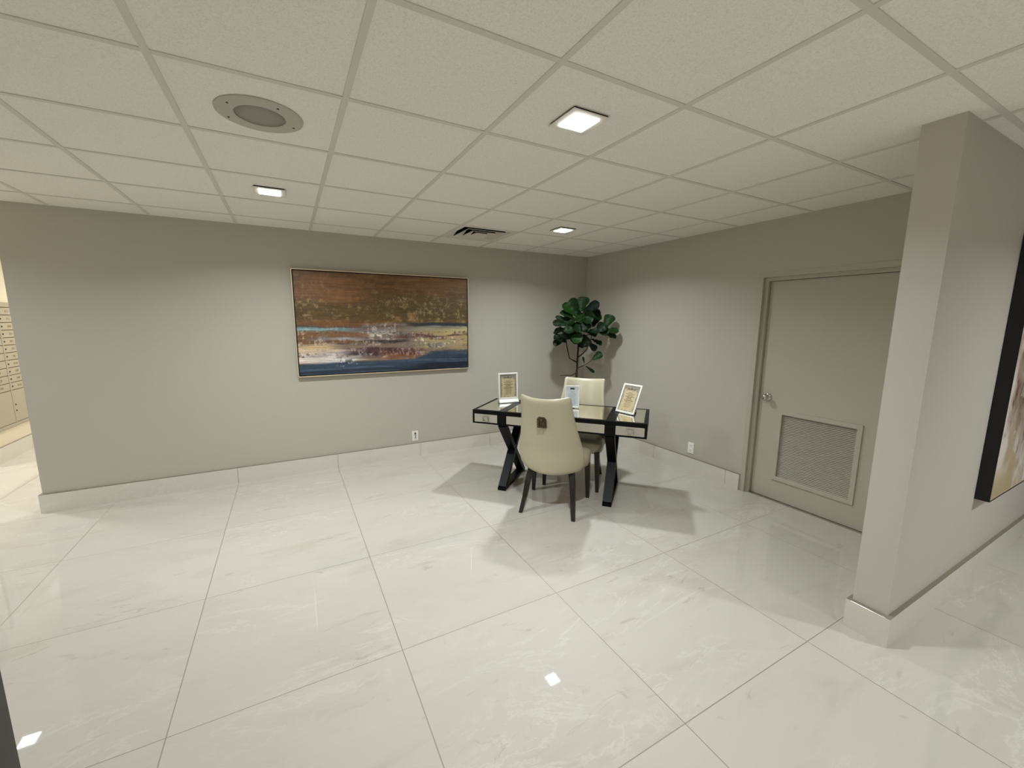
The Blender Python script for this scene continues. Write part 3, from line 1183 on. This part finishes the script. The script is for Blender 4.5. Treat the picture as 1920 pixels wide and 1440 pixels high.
def make_chair(label, loc, rz):
    t = thing('dining_chair', label, 'chair', loc, rz, 'cream leather chairs at the desk')
    NS, NTT = 16, 18
    bm = new()
    outer = [[None] * (NS + 1) for _ in range(NTT + 1)]
    inner = [[None] * (NS + 1) for _ in range(NTT + 1)]
    for j in range(NTT + 1):
        for i in range(NS + 1):
            s, q = -1 + 2 * i / NS, j / NTT
            p = chair_back_surface(s, q)
            e = 1e-3
            ds = chair_back_surface(min(s + e, 1), q) - chair_back_surface(max(s - e, -1), q)
            dt = chair_back_surface(s, min(q + e, 1)) - chair_back_surface(s, max(q - e, 0))
            nrm = dt.cross(ds).normalized()
            if nrm.y < 0:
                nrm = -nrm
            th = 0.058 - 0.012 * q
            # rounded rim
            rim = max(abs(s) ** 8, ((q - 0.93) / 0.07) ** 2 if q > 0.93 else 0)
            th2 = th * (1 - 0.35 * min(rim, 1))
            outer[j][i] = bm.verts.new(p + nrm * (th - th2) / 2)
            inner[j][i] = bm.verts.new(p + nrm * (th + th2) / 2)
    for j in range(NTT):
        for i in range(NS):
            bm.faces.new((outer[j][i], outer[j][i + 1], outer[j + 1][i + 1], outer[j + 1][i]))
            bm.faces.new((inner[j][i + 1], inner[j][i], inner[j + 1][i], inner[j + 1][i + 1]))
    for j in range(NTT):
        for i, k in ((0, 0), (NS, 1)):
            bm.faces.new((outer[j][i], outer[j + 1][i], inner[j + 1][i], inner[j][i]))
    for i in range(NS):
        bm.faces.new((outer[0][i + 1], outer[0][i], inner[0][i], inner[0][i + 1]))
        bm.faces.new((outer[NTT][i], outer[NTT][i + 1], inner[NTT][i + 1], inner[NTT][i]))
    bk = mods(obj('backrest', bm, M_LEATHER, t, True), 0, 2, 1)
    # seat: upholstered block following the back, softly crowned
    bm = new()
    N = 20
    rows = []
    for q, (z, ins) in enumerate(((0.372, 0.012), (0.38, 0.003), (0.43, 0.0), (0.462, 0.002), (0.478, 0.02))):
        row = []
        for k in range(48):
            a = k / 48 * 2 * math.pi
            ca, sa = math.cos(a), math.sin(a)
            ex = 0.34
            x = math.copysign(abs(ca) ** ex, ca) * (0.286 - ins)
            yy = math.copysign(abs(sa) ** ex, sa)
            y = yy * (0.222 - ins)
            x *= 1.0 - 0.3 * sm01(max(0, -yy))
            row.append(bm.verts.new((x, y, z)))
        rows.append(row)
    for A, B in zip(rows, rows[1:]):
        for k in range(48):
            bm.faces.new((A[k], A[(k + 1) % 48], B[(k + 1) % 48], B[k]))
    bm.faces.new(rows[0][::-1])
    prev = rows[-1]
    for f, dz in ((0.75, 0.01), (0.4, 0.014)):
        cur = [bm.verts.new((v.co.x * f, v.co.y * f, 0.478 + dz)) for v in rows[-1]]
        for k in range(48):
            bm.faces.new((prev[k], prev[(k + 1) % 48], cur[(k + 1) % 48], cur[k]))
        prev = cur
    bm.faces.new(prev)
    obj('seat', bm, M_LEATHER, t, True)
    # legs
    for s in (-1, 1):
        bm = new()
        bar_pts = [(s * 0.245, 0.19, 0.39), (s * 0.252, 0.192, 0.2), (s * 0.258, 0.194, 0.0)]
        taper(bm, bar_pts, [0.024, 0.02, 0.0145])
        mods(obj('leg', bm, M_LEG, t), 0.003)
        bm = new()
        bar_pts = [(s * 0.172 - 0.010, -0.115, 0.37), (s * 0.193 - 0.006, -0.176, 0.25), (s * 0.207 - 0.003, -0.226, 0.12), (s * 0.224, -0.296, 0.0)]
        taper(bm, bar_pts, [0.025, 0.0225, 0.019, 0.0155])
        mods(obj('leg', bm, M_LEG, t), 0.003)
    # bronze knocker pull on the rear of the back
    bm = new()
    p = chair_back_surface(-0.08, 0.69)
    y = p.y
    zc = p.z
    pts = [(-0.034, -0.042), (0.034, -0.042), (0.034, 0.024), (0.02, 0.042), (-0.02, 0.042), (-0.034, 0.024)]
    lean = math.radians(-12)
    mt = Matrix.Translation((p.x, y - 0.001, zc)) @ Matrix.Rotation(math.radians(11), 4, 'X') @ Matrix.Scale(1.14, 4)
    a = [bm.verts.new(mt @ Vector((x, -0.006, z))) for x, z in pts]
    b = [bm.verts.new(mt @ Vector((x, 0.008, z))) for x, z in pts]
    bm.faces.new(a)
    bm.faces.new(b[::-1])
    for k in range(6):
        bm.faces.new((a[k], b[k], b[(k + 1) % 6], a[(k + 1) % 6]))
    pl = mods(obj('pull_plate', bm, M_BRONZE, t), 0.002)
    pl['label'] = 'bronze pull plate'
    bm = new()
    ring = [(0.02 * sx, -0.014 - 0.004 * (k % 2), z) for k, (sx, z) in enumerate(((-1, 0.016), (-1.05, -0.004), (-1, -0.03), (1, -0.03), (1.05, -0.004), (1, 0.016)))]
    tube(bm, [mt @ Vector(q) for q in ring], 0.0045, 8)
    lathe(bm, [(0, 0.0), (0.010, 0.002), (0.014, 0.008), (0.012, 0.014)], 16, mt @ Matrix.Translation((0, -0.02, 0.018)) @ Matrix.Rotation(-math.pi / 2, 4, 'X'))
    obj('drop_ring', bm, M_BRONZE, pl, True)
    return t


def taper(bm, pts, hw):
    rings = []
    for p, h in zip(pts, hw):
        rings.append([bm.verts.new((p[0] + i * h, p[1] + j * h, p[2])) for i, j in ((-1, -1), (1, -1), (1, 1), (-1, 1))])
    for A, B in zip(rings, rings[1:]):
        for k in range(4):
            bm.faces.new((A[k], A[(k + 1) % 4], B[(k + 1) % 4], B[k]))
    bm.faces.new(rings[0])
    bm.faces.new(rings[-1][::-1])


chair = make_chair('cream leather chair with bronze pull on its back, in front of the desk', dpos(0.832, -0.062), DROT)
dup(chair, dpos(0.895, 0.478), DROT + math.pi, 'cream leather chair behind the desk, facing the viewer, before the fig tree', 'cream leather chairs at the desk')

# ------------------------------------------------------------------ fiddle-leaf fig
FB = Vector((3.6, 2.95, 0))
camv = Vector((0.3432, -1.272, 0))
vd = (camv - FB)
vd.z = 0
vd.normalize()
FS = Vector((-vd.y, vd.x, 0))              # to the right as seen from the desk side
if FS.dot(Vector((1, -1, 0))) < 0:
    FS = -FS
fig = thing('potted_fig', 'leafy fiddle-leaf fig tree in the corner behind the far chair', 'plant', FB)


def fp(px, py, dep=0.0):
    """tree-space point: px, py as read off the tree's own front view (150 px per metre), dep towards the room"""
    s = (px - 1087.0) / 149.0
    z = 1.9 - (py - 556.0) / 148.6
    return FS * s + vd * dep + Vector((0, 0, z))


bm = new()
lathe(bm, [(0, 0.0), (0.12, 0.0), (0.135, 0.01), (0.155, 0.30), (0.16, 0.31), (0.15, 0.315), (0.142, 0.30), (0, 0.28)], 40)
pot = obj('pot', bm, M_POT, fig, True)
bm = new()
lathe(bm, [(0, 0.292), (0.08, 0.296), (0.1425, 0.285)], 30)
obj('soil', bm, M_SOIL, fig, True)
bm = new()
tube(bm, [Vector((0, 0, 0.28)), fp(1083, 730, 0), fp(1085, 703), fp(1086, 672, 0.0), fp(1087, 640, 0.01), fp(1089, 610, 0.0), fp(1089, 578, 0.02)], [0.017, 0.015, 0.0145, 0.0125, 0.011, 0.008, 0.005], 10)
trunk = obj('trunk', bm, M_BARK, fig, True)
for pts, r0 in (
        ([(1085, 679, 0), (1078, 675, .02), (1071, 671, .04), (1067, 655, .06), (1063, 634, .07), (1062, 608, .08)], 0.010),
        ([(1087, 669, 0), (1095, 662, .04), (1102, 654, .08), (1107, 641, .10), (1112, 622, .12)], 0.009),
        ([(1086, 690, 0), (1096, 685, .05), (1105, 679, .08), (1113, 672, .1)], 0.006),
        ([(1084, 700, 0), (1076, 703.5, .04), (1066, 703, .07), (1054, 703, .1)], 0.007),
        ([(1088, 640, 0), (1100, 628, -.02), (1122, 620, -.03), (1138, 612, -.03)], 0.007),
        ([(1088, 625, 0), (1078, 612, .0), (1062, 600, .05)], 0.007)):
    bm = new()
    tube(bm, [fp(*q) for q in pts], [r0 * (1 - 0.5 * k / (len(pts) - 1)) for k in range(len(pts))], 8)
    obj('branch', bm, M_BARK, fig, True)


def mk_leaf():
    m = mat('fig_leaf', lin(40, 84, 32), 0.5, spec=0.22)
    t = NT(m)
    a = t.n('ShaderNodeAttribute', attribute_name='leaf_tint')
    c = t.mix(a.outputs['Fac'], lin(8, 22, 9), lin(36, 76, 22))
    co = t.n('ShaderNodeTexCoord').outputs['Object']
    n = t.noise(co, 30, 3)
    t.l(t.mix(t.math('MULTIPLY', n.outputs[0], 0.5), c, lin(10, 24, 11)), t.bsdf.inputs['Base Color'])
    return m


def add_leaf(bm, lay, base, tip, normal, width, tint, curl):
    base, tip = Vector(base), Vector(tip)
    d = tip - base
    L = d.length
    d.normalize()
    side = d.cross(normal).normalized()
    up = side.cross(d).normalized()
    nl, nw = 18, 6
    prof = np.interp(np.linspace(0, 1, nl + 1), [0, .06, .16, .3, .45, .6, .74, .84, .92, .97, 1], [.04, .26, .44, .56, .72, .92, 1.0, .95, .74, .45, .06])
    rows = []
    for i in range(nl + 1):
        f = i / nl
        hw = width / 2 * prof[i]
        row = []
        for j in range(-nw // 2, nw // 2 + 1):
            w = j / (nw / 2)
            wave = 0.005 * math.sin(i * 1.1 + j * 0.7 + width * 90) * abs(w)
            off = -curl * L * f * f + 0.16 * width * w * w * prof[i] + wave
            v = bm.verts.new(base + d * (L * f) + side * (hw * w) + up * off)
            v[lay] = tint
            row.append(v)
        rows.append(row)
    for A, B in zip(rows, rows[1:]):
        for k in range(nw):
            bm.faces.new((A[k], A[k + 1], B[k + 1], B[k]))


# base px, tip px, depth at base / tip, width m, tint
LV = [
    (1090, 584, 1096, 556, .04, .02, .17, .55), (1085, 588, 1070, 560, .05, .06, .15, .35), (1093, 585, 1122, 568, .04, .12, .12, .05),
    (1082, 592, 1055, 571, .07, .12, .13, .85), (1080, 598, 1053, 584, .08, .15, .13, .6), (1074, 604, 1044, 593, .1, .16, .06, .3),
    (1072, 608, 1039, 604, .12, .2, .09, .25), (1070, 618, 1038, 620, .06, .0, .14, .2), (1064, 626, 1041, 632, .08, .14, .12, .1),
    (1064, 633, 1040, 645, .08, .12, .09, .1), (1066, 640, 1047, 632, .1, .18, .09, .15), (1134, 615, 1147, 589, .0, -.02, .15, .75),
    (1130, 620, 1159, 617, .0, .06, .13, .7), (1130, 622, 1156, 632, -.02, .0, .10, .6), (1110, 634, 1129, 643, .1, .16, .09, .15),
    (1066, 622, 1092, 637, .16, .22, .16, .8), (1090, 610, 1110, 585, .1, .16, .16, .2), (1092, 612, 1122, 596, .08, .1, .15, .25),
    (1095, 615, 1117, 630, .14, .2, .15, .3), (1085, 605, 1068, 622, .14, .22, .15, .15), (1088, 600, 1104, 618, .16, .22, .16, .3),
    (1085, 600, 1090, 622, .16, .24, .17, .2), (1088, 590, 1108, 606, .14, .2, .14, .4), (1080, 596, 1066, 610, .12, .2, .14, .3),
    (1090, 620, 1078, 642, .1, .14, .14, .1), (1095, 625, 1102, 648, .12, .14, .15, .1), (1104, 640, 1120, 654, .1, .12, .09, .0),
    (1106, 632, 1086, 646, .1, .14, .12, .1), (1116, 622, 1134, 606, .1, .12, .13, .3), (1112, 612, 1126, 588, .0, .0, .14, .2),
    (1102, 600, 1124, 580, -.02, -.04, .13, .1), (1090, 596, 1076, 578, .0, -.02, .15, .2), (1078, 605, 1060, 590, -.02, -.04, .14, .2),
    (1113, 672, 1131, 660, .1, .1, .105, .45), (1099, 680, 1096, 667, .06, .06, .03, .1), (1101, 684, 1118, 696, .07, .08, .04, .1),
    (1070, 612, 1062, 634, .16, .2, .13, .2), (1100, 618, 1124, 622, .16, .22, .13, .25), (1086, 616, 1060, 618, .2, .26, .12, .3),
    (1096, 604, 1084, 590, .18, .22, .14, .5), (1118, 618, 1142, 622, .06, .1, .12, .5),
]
rng = random.Random(3)
bm = new()
lay = bm.verts.layers.float.new('leaf_tint')
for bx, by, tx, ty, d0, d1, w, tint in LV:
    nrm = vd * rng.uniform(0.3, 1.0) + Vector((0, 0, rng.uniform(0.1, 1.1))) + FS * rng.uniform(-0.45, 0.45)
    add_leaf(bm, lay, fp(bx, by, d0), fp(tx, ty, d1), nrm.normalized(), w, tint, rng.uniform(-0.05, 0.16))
for f_ in bm.faces:
    f_.smooth = True
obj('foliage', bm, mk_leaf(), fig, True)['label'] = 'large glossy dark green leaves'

# ------------------------------------------------------------------ mailboxes on the mail wall
mail = thing('mailbox_unit', 'beige wall of small mailbox doors beyond the end of the back wall', 'mailboxes', (XL, 0, 0))
cols = [(4.92, 5.28), (5.28, 5.64), (5.64, 6.0), (6.0, 6.36)]
zr0, rp = 0.765, 0.0866
bm = new()
box(bm, 0, 0.016, cols[0][0] - 0.03, cols[-1][1] + 0.03, 0.36, 1.775)
obj('backing_frame', bm, M_MAILGAP, mail)
bm = new()
y_a, y_b = cols[0][0] - 0.03, cols[-1][1] + 0.03
box(bm, 0.016, 0.026, y_a, y_b, 1.722, 1.775)
box(bm, 0.016, 0.026, y_a, y_b, 0.36, 0.388)
for c in [cols[0][0]] + [c[1] for c in cols]:
    box(bm, 0.016, 0.026, c - 0.012, c + 0.012, 0.388, 1.722)
mods(obj('front_frame', bm, M_MAILDOOR, mail), 0.002)
r3 = random.Random(9)
for a, b in cols:
    for k in range(11):
        z0 = zr0 + k * rp
        bm = new()
        box(bm, 0.016, 0.024, a + 0.016, b - 0.016, z0 + 0.004, z0 + rp - 0.004)
        d = mods(obj('mailbox_door', bm, M_MAILDOOR, mail), 0.0015)
        bm = new()
        lathe(bm, [(0, 0.004), (0.009, 0.004), (0.010, 0.0)], 12, Matrix.Translation((0.024, a + 0.035, z0 + rp / 2)) @ Matrix.Rotation(math.pi / 2, 4, 'Y'))
        obj('lock', bm, M_SLOT, d, True)
        bm = new()
        yc = (a + b) / 2
        for q in range(3):
            y = yc - 0.03 + q * 0.026
            box(bm, 0.0239, 0.0246, y, y + 0.014, z0 + rp / 2 - 0.012, z0 + rp / 2 - 0.008)
            box(bm, 0.0239, 0.0246, y, y + 0.014, z0 + rp / 2 + 0.008, z0 + rp / 2 + 0.012)
            box(bm, 0.0239, 0.0246, y + r3.choice((0.0, 0.010)), y + 0.014, z0 + rp / 2 - 0.008, z0 + rp / 2 + 0.008)
        obj('number', bm, M_MAILGAP, d)
    bm = new()
    box(bm, 0.016, 0.024, a + 0.016, b - 0.016, 0.394, zr0 - 0.004)
    d = mods(obj('parcel_door', bm, M_MAILDOOR, mail), 0.0015)
    for dy, dz in ((0.035, 0.2), (0.035, 0.13)):
        bm = new()
        lathe(bm, [(0, 0.004), (0.009, 0.004), (0.010, 0.0)], 12, Matrix.Translation((0.024, a + dy, 0.394 + dz)) @ Matrix.Rotation(math.pi / 2, 4, 'Y'))
        obj('lock', bm, M_SLOT, d, True)

# ------------------------------------------------------------------ dark wooden cabinet cut off by the frame's lower left corner
cab = thing('wood_cabinet', 'dark brown wooden cabinet edge at the lower left corner', 'cabinet', (-0.315, 0.075, 0))
bm = new()
box(bm, -0.5, 0.0, -0.62, 0.0, 0.06, 0.86)
mods(obj('body', bm, M_WOODDARK, cab), 0.003)
bm = new()
box(bm, -0.49, -0.015, -0.6, -0.015, 0.0, 0.06)
obj('plinth', bm, M_BLACK, cab)
bm = new()
box(bm, -0.51, 0.004, -0.63, 0.004, 0.86, 0.885)
mods(obj('top', bm, M_WOODDARK, cab), 0.003)
